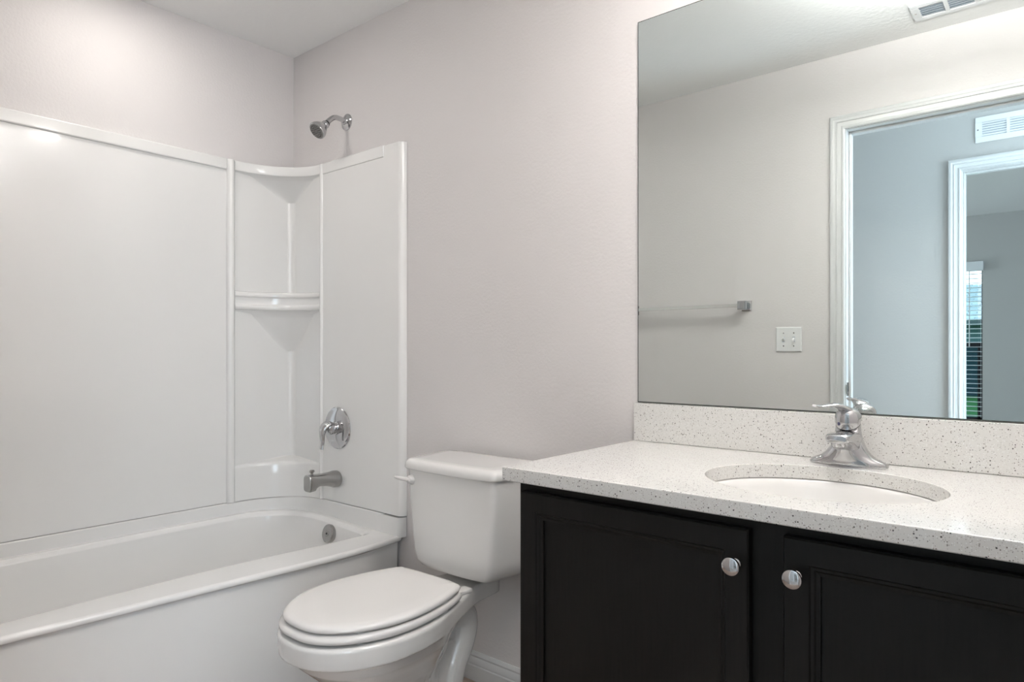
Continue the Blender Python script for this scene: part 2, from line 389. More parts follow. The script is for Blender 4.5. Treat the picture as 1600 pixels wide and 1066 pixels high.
def well(t):
    # from opening (t=0) to the tub floor (t=1)
    A = loop_inner(0.014, -0.016); z0 = 0.43
    B = loop_well(0.13, 0.535, -1.22, -0.155, (0.10, 0.10, 0.09, 0.12), 0.115)
    s = 1-(1-t)**1.0
    return [Vector((a.x+(b.x-a.x)*(t**1.5), a.y+(b.y-a.y)*(t**1.4), a.z+(b.z-a.z)*s)) for a, b in zip(A, B)]
bm = bmesh.new()
loops = [loop_outer(0.022, 0.0, 0.5), loop_outer(0.022, 0.2, 0.7), loop_outer(0.020, 0.400, 0.9), loop_outer(0.012, 0.408, 1.0), loop_outer(0.003, 0.411), loop_outer(0.0, 0.415), loop_outer(0.0, 0.422), loop_outer(0.003, -0.003, 1, True), loop_outer(0.012, 0.0, 1, True),
         loop_inner(-0.006, 0.0), loop_inner(0.0, -0.0015), loop_inner(0.007, -0.006), loop_inner(0.012, -0.013)]
loops += [well(t) for t in (0.0, 0.15, 0.35, 0.6, 0.8, 0.93)]
Bz = loop_well(0.16, 0.505, -1.17, -0.19, (0.08, 0.08, 0.07, 0.10), 0.100); loops.append(Bz)
loops.append(loop_well(0.25, 0.41, -1.0, -0.35, (0.05,)*4, 0.096))
loft(bm, loops, cap0=False)
link('tub_shell', bm, 'acrylic', tub, sharp=50)
# upstand flange around the walls, rounded in the corner
def arc_line(d, zt):
    # plan curve running along left wall -> rounded corner -> back wall, distance d from walls
    pts = [Vector((d, -1.52, zt)), Vector((d, -0.9, zt)), Vector((d, -0.45, zt)), Vector((d, -0.29, zt))]
    r = 0.245; cx, cy = d+r, -d-r+0.0
    cyy = -0.29; 
    for k in range(1, 16):
        a = PI - (PI/2)*k/16
        pts.append(Vector((cx+r*math.cos(a), -d-r+r*math.sin(a), zt)))
    pts += [Vector((cx, -d, zt)), Vector((0.40, -d, zt)), Vector((0.655, -d, zt))]
    return pts
def strip(bm, secs):
    # secs: list of (d, z) around a profile; sweeps them along arc_line
    L = [arc_line(d, z) for d, z in secs]
    L = [[l[i] for l in L] for i in range(len(L[0]))]
    loft(bm, L)
bm = bmesh.new()
strip(bm, [(0.003, 0.42), (0.034, 0.42), (0.032, 0.452), (0.031, 0.463), (0.030, 0.497), (0.026, 0.5005), (0.003, 0.5005)])
def blocksec(z):
    p = [Vector((0.650, -0.003, z)), Vector((0.650, -0.033, z)), Vector((0.740, -0.033, z))]
    for k in range(1, 9):
        a = PI/2*k/8; p.append(Vector((0.740+0.023*math.sin(a), -0.033+0.030*(1-math.cos(a)), z)))
    return p
loft(bm, [blocksec(z) for z in (0.425, 0.4985)])
link('wall_flange', bm, 'acrylic', tub, sharp=40)
# overflow
ov = Vector((0.385, -0.083, 0.388)); ax = Vector((0, -1, 0.22))
ovt = bmesh.new(); lathe(ovt, ov, ax, [(-0.01, 0.036), (0.002, 0.037), (0.006, 0.036), (0.009, 0.032), (0.0095, 0.012), (0.011, 0.010), (0.011, 0)], 36)
ovo = link('overflow_plate', ovt, 'nickel', tub); ovo['label'] = 'round brushed metal overflow plate'
bm = bmesh.new(); lathe(bm, ov+ax.normalized()*0.0098, ax, [(0, 0.0045), (0.0025, 0.004), (0.003, 0)], 12); link('screw', bm, 'dark_rubber', ovo)

# ------------------------------------------------------------------ surround
sur = thing('tub_surround', 'glossy white wall surround with corner shelves above the tub', 'tub surround', (0.05, -0.7, 0.5))
Z0, Z1 = 0.5015, 1.913
bm = bmesh.new(); box(bm, (0.001, -1.523, Z0), (0.025, -0.325, Z1-0.003), 0.003); link('long_wall_panel', bm, 'acrylic', sur)
bm = bmesh.new(); box(bm, (0.001, -1.523, 1.868), (0.034, -0.325, Z1), 0.005, 3); link('top_band', bm, 'acrylic', sur)
def bead(name, c, w, d, axis):
    bm = bmesh.new(); n = 10
    loops = []
    for z, s in ((Z0, 1), (Z1-0.006, 1), (Z1-0.001, 0.93), (Z1+0.001, 0.8)):
        lp = []
        for i in range(n+1):
            a = PI*i/n; u = -math.cos(a)*w/2*s; h = 0.004+(d-0.004)*abs(math.sin(a))**0.55*s
            lp.append(Vector((h, c+u, z)) if axis == 'y' else Vector((c+u, -h, z)))
        lp.append(Vector((0.001, c+w/2*s, z)) if axis == 'y' else Vector((c+w/2*s, -0.001, z)))
        lp.append(Vector((0.001, c-w/2*s, z)) if axis == 'y' else Vector((c-w/2*s, -0.001, z)))
        loops.append(lp)
    loft(bm, loops); return link(name, bm, 'acrylic', sur, sharp=60)
bead('seam_bead', -0.308, 0.038, 0.041, 'y')
bead('seam_bead', 0.252, 0.022, 0.035, 'x')
# corner unit walls with soft internal corner
bm = bmesh.new()
def cornerline(z, d=0.020, r=0.03):
    pts = [Vector((d, -0.29, z)), Vector((d, -d-r, z))]
    for k in range(1, 7):
        a = PI-(PI/2)*k/7; pts.append(Vector((d+r+r*math.cos(a), -d-r+r*math.sin(a), z)))
    return pts+[Vector((d+r, -d, z)), Vector((0.243, -d, z))]
loft(bm, [cornerline(z)+[Vector((0.243, -0.001, z)), Vector((0.001, -0.001, z)), Vector((0.001, -0.29, z))] for z in (Z0, 1.0, Z1-0.004)])
link('corner_panel', bm, 'acrylic', sur, sharp=50)
# arc of the shelves
NA = 20
def arc(z, off=0.0, s=1.0, tx=0.022, ty=-0.022):
    rx, ry = 0.215, 0.262; cx, cy = 0.030+rx, -0.030-ry
    pts = []
    for k in range(NA+1):
        a = PI-(PI/2)*k/NA
        x = cx+(rx+off)*math.cos(a); y = cy+(ry+off)*math.sin(a)
        pts.append(Vector((tx+(x-tx)*s, ty+(y-ty)*s, z)))
    return pts
def cone(z0, h, k=0.6):
    out = []
    for i in range(1, 13):
        t = i/12
        out.append((1-t*0.97, z0-h*(k*t+(1-k)*math.sin(t*PI/2))))
    return out
def shelf(name, prof, conespec=None, flatbottom=None, top_in=True):
    # prof: (off, z) bottom to top along the front edge
    bm = bmesh.new(); loops = []
    tip = lambda z: [Vector((0.015, -0.015, z))]
    if conespec:
        for s, z in reversed(cone(*conespec)): loops.append(arc(z, prof[0][0]+0.010, s)+tip(z))
    for off, z in prof: loops.append(arc(z, off)+tip(z))
    loft(bm, loops)
    return link(name, bm, 'acrylic', sur, sharp=40)
shelf('corner_shelf', [(0.006, 1.871), (0.001, 1.872), (-0.002, 1.876), (-0.002, 1.907), (0.001, 1.912), (0.006, 1.9135)], (1.871, 0.100, 1.0))['label'] = 'highest shelf, level with the top band'
shelf('corner_shelf', [(0.006, 1.297), (0.0, 1.298), (-0.003, 1.303), (-0.004, 1.309), (-0.003, 1.315), (0.002, 1.320), (0.004, 1.323), (0.004, 1.347), (0.002, 1.350), (-0.003, 1.354), (-0.004, 1.360), (-0.003, 1.367), (0.001, 1.372), (0.008, 1.374)], (1.297, 0.185, 0.8))['label'] = 'middle shelf with double bead edge'
# bottom ledge: solid below, straight lower down
bm = bmesh.new(); loops = []
for z, off in ((0.5015, 0.0), (0.60, 0.002), (0.635, 0.004), (0.646, 0.008), (0.651, 0.016)): loops.append(arc(z, off)+[Vector((0.015, -0.015, z))])
loops.append(arc(0.658, 0.016, 0.5)+[Vector((0.015, -0.015, 0.660))])
loops.append(arc(0.664, 0.016, 0.05)+[Vector((0.015, -0.015, 0.665))])
loft(bm, loops); link('lower_ledge', bm, 'acrylic', sur, sharp=40)
# end panel with rolled edge
bm = bmesh.new()
def endsec(z, g=0.0):
    p = [Vector((0.255, -0.001, z)), Vector((0.255, -0.026+g, z)), Vector((0.64, -0.026+g, z)), Vector((0.742, -0.027+g, z))]
    for k in range(1, 9):
        a = PI/2*k/8; p.append(Vector((0.742-g+0.022*math.sin(a), -0.027+g+(0.026-g)*(1-math.cos(a)), z)))
    return p
loft(bm, [endsec(Z0+0.002), endsec(1.0), endsec(Z1-0.008), endsec(Z1-0.002, 0.002), endsec(Z1+0.001, 0.008)]); link('end_panel', bm, 'acrylic', sur, sharp=40)
bm = bmesh.new(); box(bm, (0.262, -0.0300, 1.868), (0.660, -0.002, Z1+0.0005), 0.0035, 3); link('top_band', bm, 'acrylic', sur)

# ------------------------------------------------------------------ shower head, valve, spout
sh = thing('shower_fixture', 'chrome wall shower head on a bent arm above the surround', 'shower head', (0.393, 0, 2.066))
bm = bmesh.new(); lathe(bm, (0.393, 0, 2.066), (0, -1, 0), [(0, 0.034), (0.003, 0.0335), (0.007, 0.027), (0.010, 0.016), (0.012, 0.013), (0.02, 0.012), (0.02, 0)], 32); link('flange', bm, 'chrome', sh)
bm = bmesh.new(); tube(bm, [(0.393, -0.004, 2.066), (0.393, -0.035, 2.071), (0.393, -0.062, 2.069), (0.393, -0.085, 2.052), (0.393, -0.100, 2.033)], 0.0105, 16); link('arm', bm, 'chrome', sh)
hd = Vector((0, -0.74, -0.67)).normalized(); hp = Vector((0.393, -0.098, 2.036))
bm = bmesh.new(); lathe(bm, hp, hd, [(-0.004, 0.0115), (-0.003, 0.0125), (0.003, 0.0125), (0.0035, 0)], 24); link('rubber_washer', bm, 'dark_rubber', sh)
bm = bmesh.new(); lathe(bm, hp, hd, [(0.003, 0.014), (0.006, 0.0165), (0.014, 0.0165), (0.018, 0.014), (0.022, 0.018), (0.030, 0.024), (0.042, 0.031), (0.050, 0.0345), (0.060, 0.0355), (0.0635, 0.034), (0.0635, 0)], 40); head = link('spray_head', bm, 'chrome', sh)
bm = bmesh.new(); lathe(bm, hp+hd*0.0636, hd, [(0, 0.031), (0.0015, 0.031), (0.002, 0.029), (0.002, 0)], 40)
s, t = frame_of(hd)
for rr, n in ((0.008, 6), (0.016, 12), (0.024, 18)):
    for k in range(n):
        a = 2*PI*k/n; lathe(bm, hp+hd*0.0655+(s*math.cos(a)+t*math.sin(a))*rr, hd, [(0, 0.0017), (0.003, 0.0012), (0.003, 0)], 6, mi=1)
link('nozzle_plate', bm, ['spray_plate', 'dark_rubber'], head)['label'] = 'grey face with rings of dark nozzles'

va = thing('shower_valve', 'chrome lever valve with round plate on the end panel of the surround', 'valve', (0.368, -0.026, 0.808))
c = Vector((0.368, -0.0275, 0.808)); yv = Vector((0, -1, 0))
bm = bmesh.new(); lathe(bm, c, yv, [(0, 0.086), (0.002, 0.086), (0.005, 0.083), (0.0055, 0.074), (0.010, 0.068), (0.012, 0.050), (0.0135, 0.032), (0.014, 0)], 48); link('escutcheon', bm, 'chrome', va)
bm = bmesh.new(); lathe(bm, c, yv, [(0.010, 0.029), (0.020, 0.028), (0.021, 0.024), (0.030, 0.023), (0.033, 0.025), (0.045, 0.024), (0.052, 0.017), (0.055, 0)], 32); link('hub', bm, 'chrome', va)
bm = bmesh.new(); tube(bm, [(0.368, -0.052, 0.822), (0.368, -0.078, 0.826), (0.368, -0.097, 0.811), (0.368, -0.103, 0.785), (0.368, -0.102, 0.755), (0.368, -0.106, 0.727)], [0.016, 0.023, 0.021, 0.015, 0.011, 0.009], 16, flat=0.62, side=(1, 0, 0)); link('lever', bm, 'chrome', va)

sp = thing('tub_spout', 'brushed metal tub spout with diverter knob below the valve', 'tub spout', (0.368, -0.026, 0.60))
bm = bmesh.new(); loops = []
def sq(y, zc, hw, hh, e, n=28):
    out = []
    for k in range(n):
        a = 2*PI*k/n; cx_, sx_ = math.cos(a), math.sin(a)
        out.append(Vector((0.368+hw*math.copysign(abs(cx_)**e, cx_), y, zc+hh*math.copysign(abs(sx_)**e, sx_))))
    return out
for y, zc, hw, hh, e in ((-0.027, 0.600, 0.030, 0.031, 1), (-0.033, 0.600, 0.0335, 0.0345, 1), (-0.050, 0.601, 0.0335, 0.0345, 1), (-0.062, 0.602, 0.031, 0.031, .9), (-0.090, 0.605, 0.029, 0.026, .75), (-0.125, 0.607, 0.027, 0.024, .6), (-0.140, 0.604, 0.0265, 0.0275, .5), (-0.146, 0.600, 0.0265, 0.032, .45), (-0.168, 0.599, 0.026, 0.033, .4), (-0.172, 0.599, 0.023, 0.030, .4)): loops.append(sq(y, zc, hw, hh, e))
loft(bm, loops); link('spout_body', bm, 'nickel', sp, sharp=45)
bm = bmesh.new(); lathe(bm, (0.368, -0.150, 0.628), (0, 0, 1), [(0, 0.005), (0.012, 0.005), (0.015, 0.010), (0.021, 0.0105), (0.023, 0.008), (0.023, 0)], 20); link('diverter_knob', bm, 'nickel', sp)

# ------------------------------------------------------------------ toilet
TX = 1.216
to = thing('toilet', 'white two-piece toilet with closed lid between tub and vanity', 'toilet', (TX, -0.4, 0))
bm = bmesh.new()
def rim(dz, g=0.0, z=0.405):
    return egg([(0, -.778+g), (.075-g*.5, -.763+g), (.138-g, -.712+g), (.182-g, -.63+g*.4), (.196-g, -.54), (.186-g, -.45), (.156-g, -.37), (.118-g, -.28), (.090-g, -.21), (.072-g, -.14), (.070-g, -.08), (.052, -.055), (0, -.052)], z, TX)
def low(z, tip, hw, yb, hb):
    m = (tip+yb)/2
    return egg([(0, tip), (hw*.42, tip+.012), (hw*.75, tip+.05), (hw*.96, tip+.12), (hw, tip+.20 if tip+.20 < m+.08 else m), (hw*.95+hb*.05, m+(yb-m)*.25), (hw*.8+hb*.2, m+(yb-m)*.45), (hb*.6+hw*.4, m+(yb-m)*.65), (hb*.9+hw*.1, m+(yb-m)*.82), (hb, m+(yb-m)*.93), (hb*.85, yb-.004), (hb*.5, yb), (0, yb)], z, TX)
loops = [rim(0, .012, .4085), rim(0, .004, .408), rim(0, 0, .402), rim(0, 0.001, .375), rim(0, .003, .354)]
loops.reverse()
pl = [low(0.0, -.635, .112, -.14, .10), low(.012, -.635, .112, -.14, .10), low(.03, -.622, .100, -.17, .06), low(.12, -.615, .090, -.30, .04), low(.20, -.62, .092, -.30, .04), low(.235, -.640, .108, -.27, .045), low(.262, -.668, .126, -.265, .05), low(.29, -.700, .146, -.26, .06), low(.32, -.732, .165, -.25, .075), low(.352, -.752, .176, -.24, .085)]
loft(bm, pl+loops)
# trapway
tube(bm, [(TX, -.54, .13), (TX, -.46, .14), (TX, -.40, .18), (TX, -.335, .250), (TX, -.272, .312), (TX, -.208, .328), (TX, -.166, .288), (TX, -.176, .225), (TX, -.212, .15), (TX, -.228, .07), (TX, -.232, .0)], [.074, .068, .056, .046, .045, .046, .047, .046, .042, .040, .043], 20)
tube(bm, [(TX, -.54, .27), (TX, -.46, .235), (TX, -.395, .225), (TX, -.345, .25)], [.10, .098, .080, .060], 20)
box(bm, (TX-.020, -.40, .002), (TX+.020, -.22, .24))
bo = link('bowl', bm, 'porcelain', to, sharp=180)
rm = bo.modifiers.new('remesh', 'REMESH'); rm.mode = 'VOXEL'; rm.voxel_size = 0.0034; rm.use_smooth_shade = True
sm = bo.modifiers.new('smooth', 'SMOOTH'); sm.iterations = 3; sm.factor = 0.5
bm = bmesh.new()   # floor flange of the foot with bolt caps
loft(bm, [low(0.0, -.642, .120, -.15, .118), low(.014, -.642, .120, -.15, .118), low(.020, -.636, .112, -.155, .110)])
link('foot', bm, 'porcelain', to, sharp=50)
for sx in (-1, 1):
    bm = bmesh.new(); lathe(bm, (TX+sx*0.098, -0.30, 0.018), (0, 0, 1), [(0, .016), (.012, .014), (.018, .008), (.019, 0)], 20); link('bolt_cap', bm, 'porcelain', to)
def scaled(L, k):
    m = sum(L, Vector())/len(L)
    return [Vector((m.x+(p.x-m.x)*k, m.y+(p.y-m.y)*k, p.z)) for p in L]
def seatline(z, g=0.0, dy=0.0):
    return egg([(0, -.762+g+dy), (.07-g*.5, -.750+g+dy), (.130-g, -.702+g+dy), (.171-g, -.625+g*.4), (.184-g, -.54), (.178-g, -.46), (.160-g, -.38), (.136-g, -.320), (.116-g, -.302-g), (.06, -.298-g), (0, -.297-g)], z, TX)
bm = bmesh.new(); loft(bm, [seatline(.4110, .012), seatline(.4135, .003, -.004), seatline(.420, -.003, -.006), seatline(.428, -.003, -.006), seatline(.434, .003, -.004), seatline(.4355, .012)])
seat = link('seat', bm, 'seat_plastic', to, sharp=60)
bm = bmesh.new(); loft(bm, [seatline(.4395, .010), seatline(.4405, .003), seatline(.446, 0), seatline(.452, .002), seatline(.4565, .008), seatline(.4590, .020), scaled(seatline(.4600, .020), .75)])
lid = link('lid', bm, 'seat_plastic', to, sharp=60)
for bx, by in ((.13, -.66), (-.13, -.66), (.15, -.40), (-.15, -.40)):
    for z in (.4075, .4350):
        bm = bmesh.new(); box(bm, (TX+bx-.008, by-.014, z), (TX+bx+.008, by+.014, z+.006), .0015); link('bumper', bm, 'seat_plastic', seat)
for sx in (-1, 1):
    bm = bmesh.new(); box(bm, (TX+sx*.088-.017, -.302, .408), (TX+sx*.088+.017, -.232, .421), .004); 
    lathe(bm, (TX+sx*.088-.016, -.297, .437), (1, 0, 0), [(0, 0), (0, .010), (.002, .011), (.030, .011), (.032, .010), (.032, 0)], 20); link('hinge', bm, 'seat_plastic', to)
# tank
def tank(z, hf, hb, yf, g=0.0, bot=None):
    yf_ = yf
    return egg([(0, yf_-.010), (hf*.45, yf_-.008), (hf*.80, yf_-.002), (hf*.95, yf_+.006), (hf+.001, yf_+.026), (hf+(hb-hf)*.35, yf_+.075), (hb-.002, -.075), (hb, -.040), (hb-.012, -.024), (hb*.6, -.020), (0, -.020)], z, TX+.004)
bm = bmesh.new()
loft(bm, [tank(.430, .105, .12, -.175), tank(.432, .130, .15, -.205), tank(.440, .150, .17, -.220), tank(.458, .163, .183, -.228), tank(.49, .170, .19, -.232), tank(.56, .177, .198, -.234), tank(.66, .187, .208, -.236), tank(.748, .194, .216, -.238)])
tk = link('tank', bm, 'porcelain', to, sharp=70)
bm = bmesh.new()
def tlid(z, g): return tank(z, .201-g, .231-g, -.248+g)
loft(bm, [tlid(.744, .010), tlid(.745, .003), tlid(.750, 0), tlid(.762, .001), tlid(.770, .004), tlid(.7755, .010), tlid(.778, .020), scaled(tlid(.779, .020), .8)])
link('tank_lid', bm, 'porcelain', to, sharp=70)
bm = bmesh.new()
lx, lz = TX-.158, .712
lathe(bm, (lx, -.235, lz), (0, -1, 0), [(0, .017), (.004, .017), (.008, .0145), (.016, .012), (.018, .009), (.018, 0)], 24)
tube(bm, [(lx+.004, -.248, lz), (lx-.02, -.252, lz+.001), (lx-.042, -.254, lz+.002), (lx-.060, -.255, lz+.003)], [.009, .0085, .0085, .005], 14, flat=.8)
link('flush_lever', bm, 'seat_plastic', to, sharp=60)

# ------------------------------------------------------------------ vanity
VX0, VX1 = 1.760, 2.845; CZ = 0.873; FF = -0.546
va2 = thing('vanity_cabinet', 'black wooden vanity cabinet with two panelled doors under the white counter', 'cabinet', ((VX0+VX1)/2, -0.28, 0))
bm = bmesh.new()
box(bm, (VX0, -.526, .10), (VX0+.016, -.003, .8425)); box(bm, (VX1-.016, -.526, .10), (VX1, -.003, .8425)); box(bm, (VX0+.016, -.52, .10), (VX1-.016, -.003, .118)); box(bm, (VX0+.016, -.012, .118), (VX1-.016, -.003, .8425))
box(bm, (VX0, -.48, .0), (VX1, -.46, .10)); box(bm, (VX0, -.46, 0), (VX0+.016, -.003, .10)); box(bm, (VX1-.016, -.46, 0), (VX1, -.003, .10))
link('carcass', bm, 'espresso_wood', va2, smooth=False)
bm = bmesh.new()
for a, b in (((VX0, .10), (VX0+.032, .8425)), ((2.255, .10), (2.345, .8425)), ((VX1-.032, .10), (VX1, .8425)), ((VX0+.032, .795), (2.255, .8425)), ((2.345, .795), (VX1-.032, .8425)), ((VX0+.032, .10), (2.255, .135)), ((2.345, .10), (VX1-.032, .135))): box(bm, (a[0], FF, a[1]), (b[0], -.526, b[1]))
link('face_frame', bm, 'espresso_wood', va2, smooth=False)
def cab_door(x0, x1, knobx):
    bm = bmesh.new()
    z0, z1 = .115, .822
    pl_ = lambda u, v, h: Vector((u, FF-.0015-h, v))
    nested(bm, (x0, z0), (x1, z1), [(0, 0), (0, .0155), (.0025, .0185), (.040, .0185), (.0425, .0155), (.0470, .0150), (.0500, .0125), (.0560, .0115), (.0565, .0065), (.0600, .0065)], pl_)
    d = link('door', bm, 'espresso_wood', va2, smooth=False)
    bm = bmesh.new(); lathe(bm, (knobx, FF-.0205, .762), (0, -1, 0), [(-.001, .0085), (.001, .0085), (.003, .006), (.012, .0055), (.016, .009), (.0185, .0145), (.021, .0155), (.0245, .0150), (.0265, .012), (.0275, .006), (.0277, 0)], 36)
    k = link('knob', bm, 'chrome', d); k['label'] = 'round chrome knob'
    return d
cab_door(1.7765, 2.2705, 2.2495)['label'] = 'left door, knob at its upper right'
cab_door(2.3275, 2.8280, 2.3490)['label'] = 'right door, knob at its upper left'

# countertop with an oval cut-out
SC = (2.312, -0.315); SR = (.214, .182)
CX0, CX1, CY0, CY1 = 1.7405, RX-.001, -.5845, -.001
angs = sorted(set([2*PI*k/96 for k in range(96)]+[math.atan2(y-SC[1], x-SC[0]) % (2*PI) for x in (CX0, CX1) for y in (CY0, CY1)]))
def ell(g, z): return [Vector((SC[0]+(SR[0]+g)*math.cos(a), SC[1]+(SR[1]+g)*math.sin(a), z)) for a in angs]
def rect(g, z):
    out = []
    for a in angs:
        dx, dy = math.cos(a), math.sin(a); t = 9
        if dx > 1e-9: t = min(t, (CX1-g-SC[0])/dx)
        if dx < -1e-9: t = min(t, (CX0+g-SC[0])/dx)
        if dy > 1e-9: t = min(t, (CY1-g-SC[1])/dy)
        if dy < -1e-9: t = min(t, (CY0+g-SC[1])/dy)
        out.append(Vector((SC[0]+dx*t, SC[1]+dy*t, z)))
    return out
bm = bmesh.new(); zb = .8435
loft(bm, [ell(0, zb), rect(.002, zb), rect(0, zb+.002), rect(0, CZ-.0025), rect(.001, CZ-.0007), rect(.0025, CZ), ell(.0025, CZ), ell(.0007, CZ-.0007), ell(0, CZ-.0025), ell(0, zb)], False, False)
tag(link('countertop', bm, 'quartz', sharp=30), 'white speckled stone countertop with an oval sink cut-out', 'countertop')
bm = bmesh.new(); box(bm, (CX0+.0005, -.0205, CZ+.0005), (CX1, -.001, .9785), .0015)
tag(link('backsplash', bm, 'quartz'), 'white speckled stone backsplash strip below the mirror', 'backsplash')
# sink
sk = thing('sink', 'oval white undermount sink in the countertop', 'sink', (SC[0], SC[1], .80))
bm = bmesh.new()
def el2(sx, sy, z, dy=0): return [Vector((SC[0]+sx*math.cos(2*PI*k/64), SC[1]+dy+sy*math.sin(2*PI*k/64), z)) for k in range(64)]
ins = [(.235, .203, .8425), (.217, .185, .8425), (.212, .180, .839), (.206, .174, .825), (.198, .166, .79), (.182, .150, .75), (.150, .120, .722), (.100, .080, .706), (.05, .045, .699), (.024, .024, .697)]
outs = [(.024, .024, .687), (.10, .085, .694), (.158, .128, .710), (.192, .160, .742), (.208, .176, .785), (.215, .183, .825), (.235, .203, .832)]
loft(bm, [el2(*i) for i in ins]+[el2(*i) for i in outs]+[el2(*ins[0])], False, False); link('basin', bm, 'porcelain', sk, sharp=50)
bm = bmesh.new(); lathe(bm, (SC[0], SC[1], .690), (0, 0, 1), [(0, .023), (.006, .023), (.009, .022), (.0095, .014), (.014, .013), (.016, .008), (.016, 0)], 28); link('drain', bm, 'chrome', sk)

# faucet
fx, fy = 2.309, -.078
fa = thing('faucet', 'single lever chrome bathroom faucet on the counter behind the sink', 'faucet', (fx, fy, CZ))
bm = bmesh.new()
def fsec(z, hx, fyb, ffr, e=1.0, n=40, tl=0.0):
    # oval section; fyb back extent, ffr front extent
    out = []
    for k in range(n):
        a = 2*PI*k/n; c_, s_ = math.cos(a), math.sin(a)
        out.append(Vector((fx+hx*math.copysign(abs(c_)**e, c_), fy+(fyb if s_ > 0 else ffr)*math.copysign(abs(s_)**e, s_), z)))
    for p in out: p.z += tl*(p.y-fy)
    return out
z = CZ+.0008
loft(bm, [fsec(z, .079, .027, .029), fsec(z+.004, .0795, .0275, .0295), fsec(z+.009, .0765, .026, .029), fsec(z+.013, .067, .024, .029), fsec(z+.018, .056, .0235, .030), fsec(z+.026, .0465, .023, .030), fsec(z+.036, .0385, .023, .031), fsec(z+.048, .033, .0225, .031), fsec(z+.060, .029, .022, .030, tl=.15), fsec(z+.074, .0265, .0215, .026, tl=.4), fsec(z+.090, .0250, .021, .022, tl=.62)])
link('body', bm, 'chrome', fa, sharp=60)
bm = bmesh.new()   # spout reaches over the bowl
secs = [(.0, .050, .0285, .026), (-.018, .053, .0285, .0245), (-.036, .058, .028, .019), (-.054, .063, .027, .0145), (-.070, .0655, .026, .0115), (-.084, .0660, .0245, .0105), (-.091, .0655, .022, .0090), (-.095, .065, .017, .006)]
loops = []
for dy, dz, hx, hz in secs:
    lp = []
    for k in range(32):
        a = 2*PI*k/32; c_, s_ = math.cos(a), math.sin(a)
        lp.append(Vector((fx+hx*math.copysign(abs(c_)**.6, c_), fy+dy, CZ+dz+hz*math.copysign(abs(s_)**.6, s_))))
    loops.append(lp)
loft(bm, loops)
spo = link('spout', bm, 'chrome', fa, sharp=60)
bm = bmesh.new(); lathe(bm, (fx, fy-.076, CZ+.058), (0, 0, -1), [(0, .0125), (.008, .0125), (.010, .0115), (.010, .009), (.008, 0)], 24); link('aerator', bm, 'chrome', spo)
bm = bmesh.new()   # rounded handle cap with a lever reaching forward
hz = CZ+.0905; tl = .62
loft(bm, [fsec(hz, .0225, .021, .020, tl=tl), fsec(hz+.002, .0250, .0225, .0225, tl=tl), fsec(hz+.009, .0270, .0235, .0245, tl=.5), fsec(hz+.016, .0270, .0230, .0250, tl=.3), fsec(hz+.024, .0245, .0205, .0235, tl=.15), fsec(hz+.030, .0195, .016, .020, tl=.05), fsec(hz+.035, .011, .009, .013), fsec(hz+.0365, .003, .003, .003)])
lu = Vector((-.547, -.837, 0)); L0 = Vector((fx, fy, 0))
def lp_(d, zz): return L0+lu*d+Vector((0, 0, CZ+zz))
tube(bm, [lp_(-.012, .112), lp_(.010, .1240), lp_(.034, .1315), lp_(.058, .1310), lp_(.078, .1300), lp_(.090, .1325)], [.010, .019, .0165, .012, .009, .0075], 20, flat=.36, side=(-.837, .547, 0))
link('handle', bm, 'chrome', fa, sharp=60)
dp = L0+lu*.0245+Vector((0, 0, CZ+.091)); bm = bmesh.new(); lathe(bm, dp, lu, [(-.003, .004), (.0010, .0038), (.0014, 0)], 14); link('temperature_dot', bm, 'red_blue_dot', fa)
bm = bmesh.new(); lathe(bm, (fx, fy, hz-.0032), (0, -tl, 1), [(.001, .0220), (.0040, .0220)], 32); link('seal_ring', bm, 'dark_rubber', fa)

# ------------------------------------------------------------------ mirror
bm = bmesh.new(); mx0, mx1, mz0, mz1 = 1.7455, RX-.003, .9795, 2.0515
pm = lambda u, v, h: Vector((u, -.0005-h, v))
nested(bm, (mx0, mz0), (mx1, mz1), [(0, 0), (0, .0042), (.0008, .005), (.0026, .0051)], pm)
bm.faces.ensure_lookup_table()
for f in bm.faces:
    f.material_index = 1
bm.faces[-1].material_index = 0
tag(link('wall_mirror', bm, ['silvered_glass', 'mirror_edge'], smooth=False), 'large frameless wall mirror above the backsplash', 'mirror')

# ------------------------------------------------------------------ towel bar, switch, vents
tb = thing('towel_bar', 'chrome towel bar on the wall reflected left of the light switch', 'towel bar', (1.17, -W, 1.342))
for px in (1.474, 0.864):
    bm = bmesh.new(); nested(bm, (px-.024, 1.318), (px+.024, 1.366), [(0, 0), (0, .005), (.004, .008), (.009, .009), (.010, .030), (.004, .050), (.003, .066), (.006, .071), (.012, .073)], lambda u, v, h: Vector((u, -W+.0005+h, v)))
    link('post', bm, 'chrome', tb, sharp=20)
bm = bmesh.new(); box(bm, (0.87, -W+.050, 1.334), (1.468, -W+.066, 1.350), .0015); link('bar', bm, 'polished_bar', tb)
sw = thing('light_switch', 'white double toggle light switch plate beside the bathroom doorway', 'light switch', (1.672, -W, 1.178))
bm = bmesh.new(); nested(bm, (1.614, 1.121), (1.730, 1.235), [(0, 0), (0, .0025), (.002, .005), (.004, .006)], lambda u, v, h: Vector((u, -W+.0005+h, v))); link('plate', bm, 'switch_plastic', sw, sharp=20)
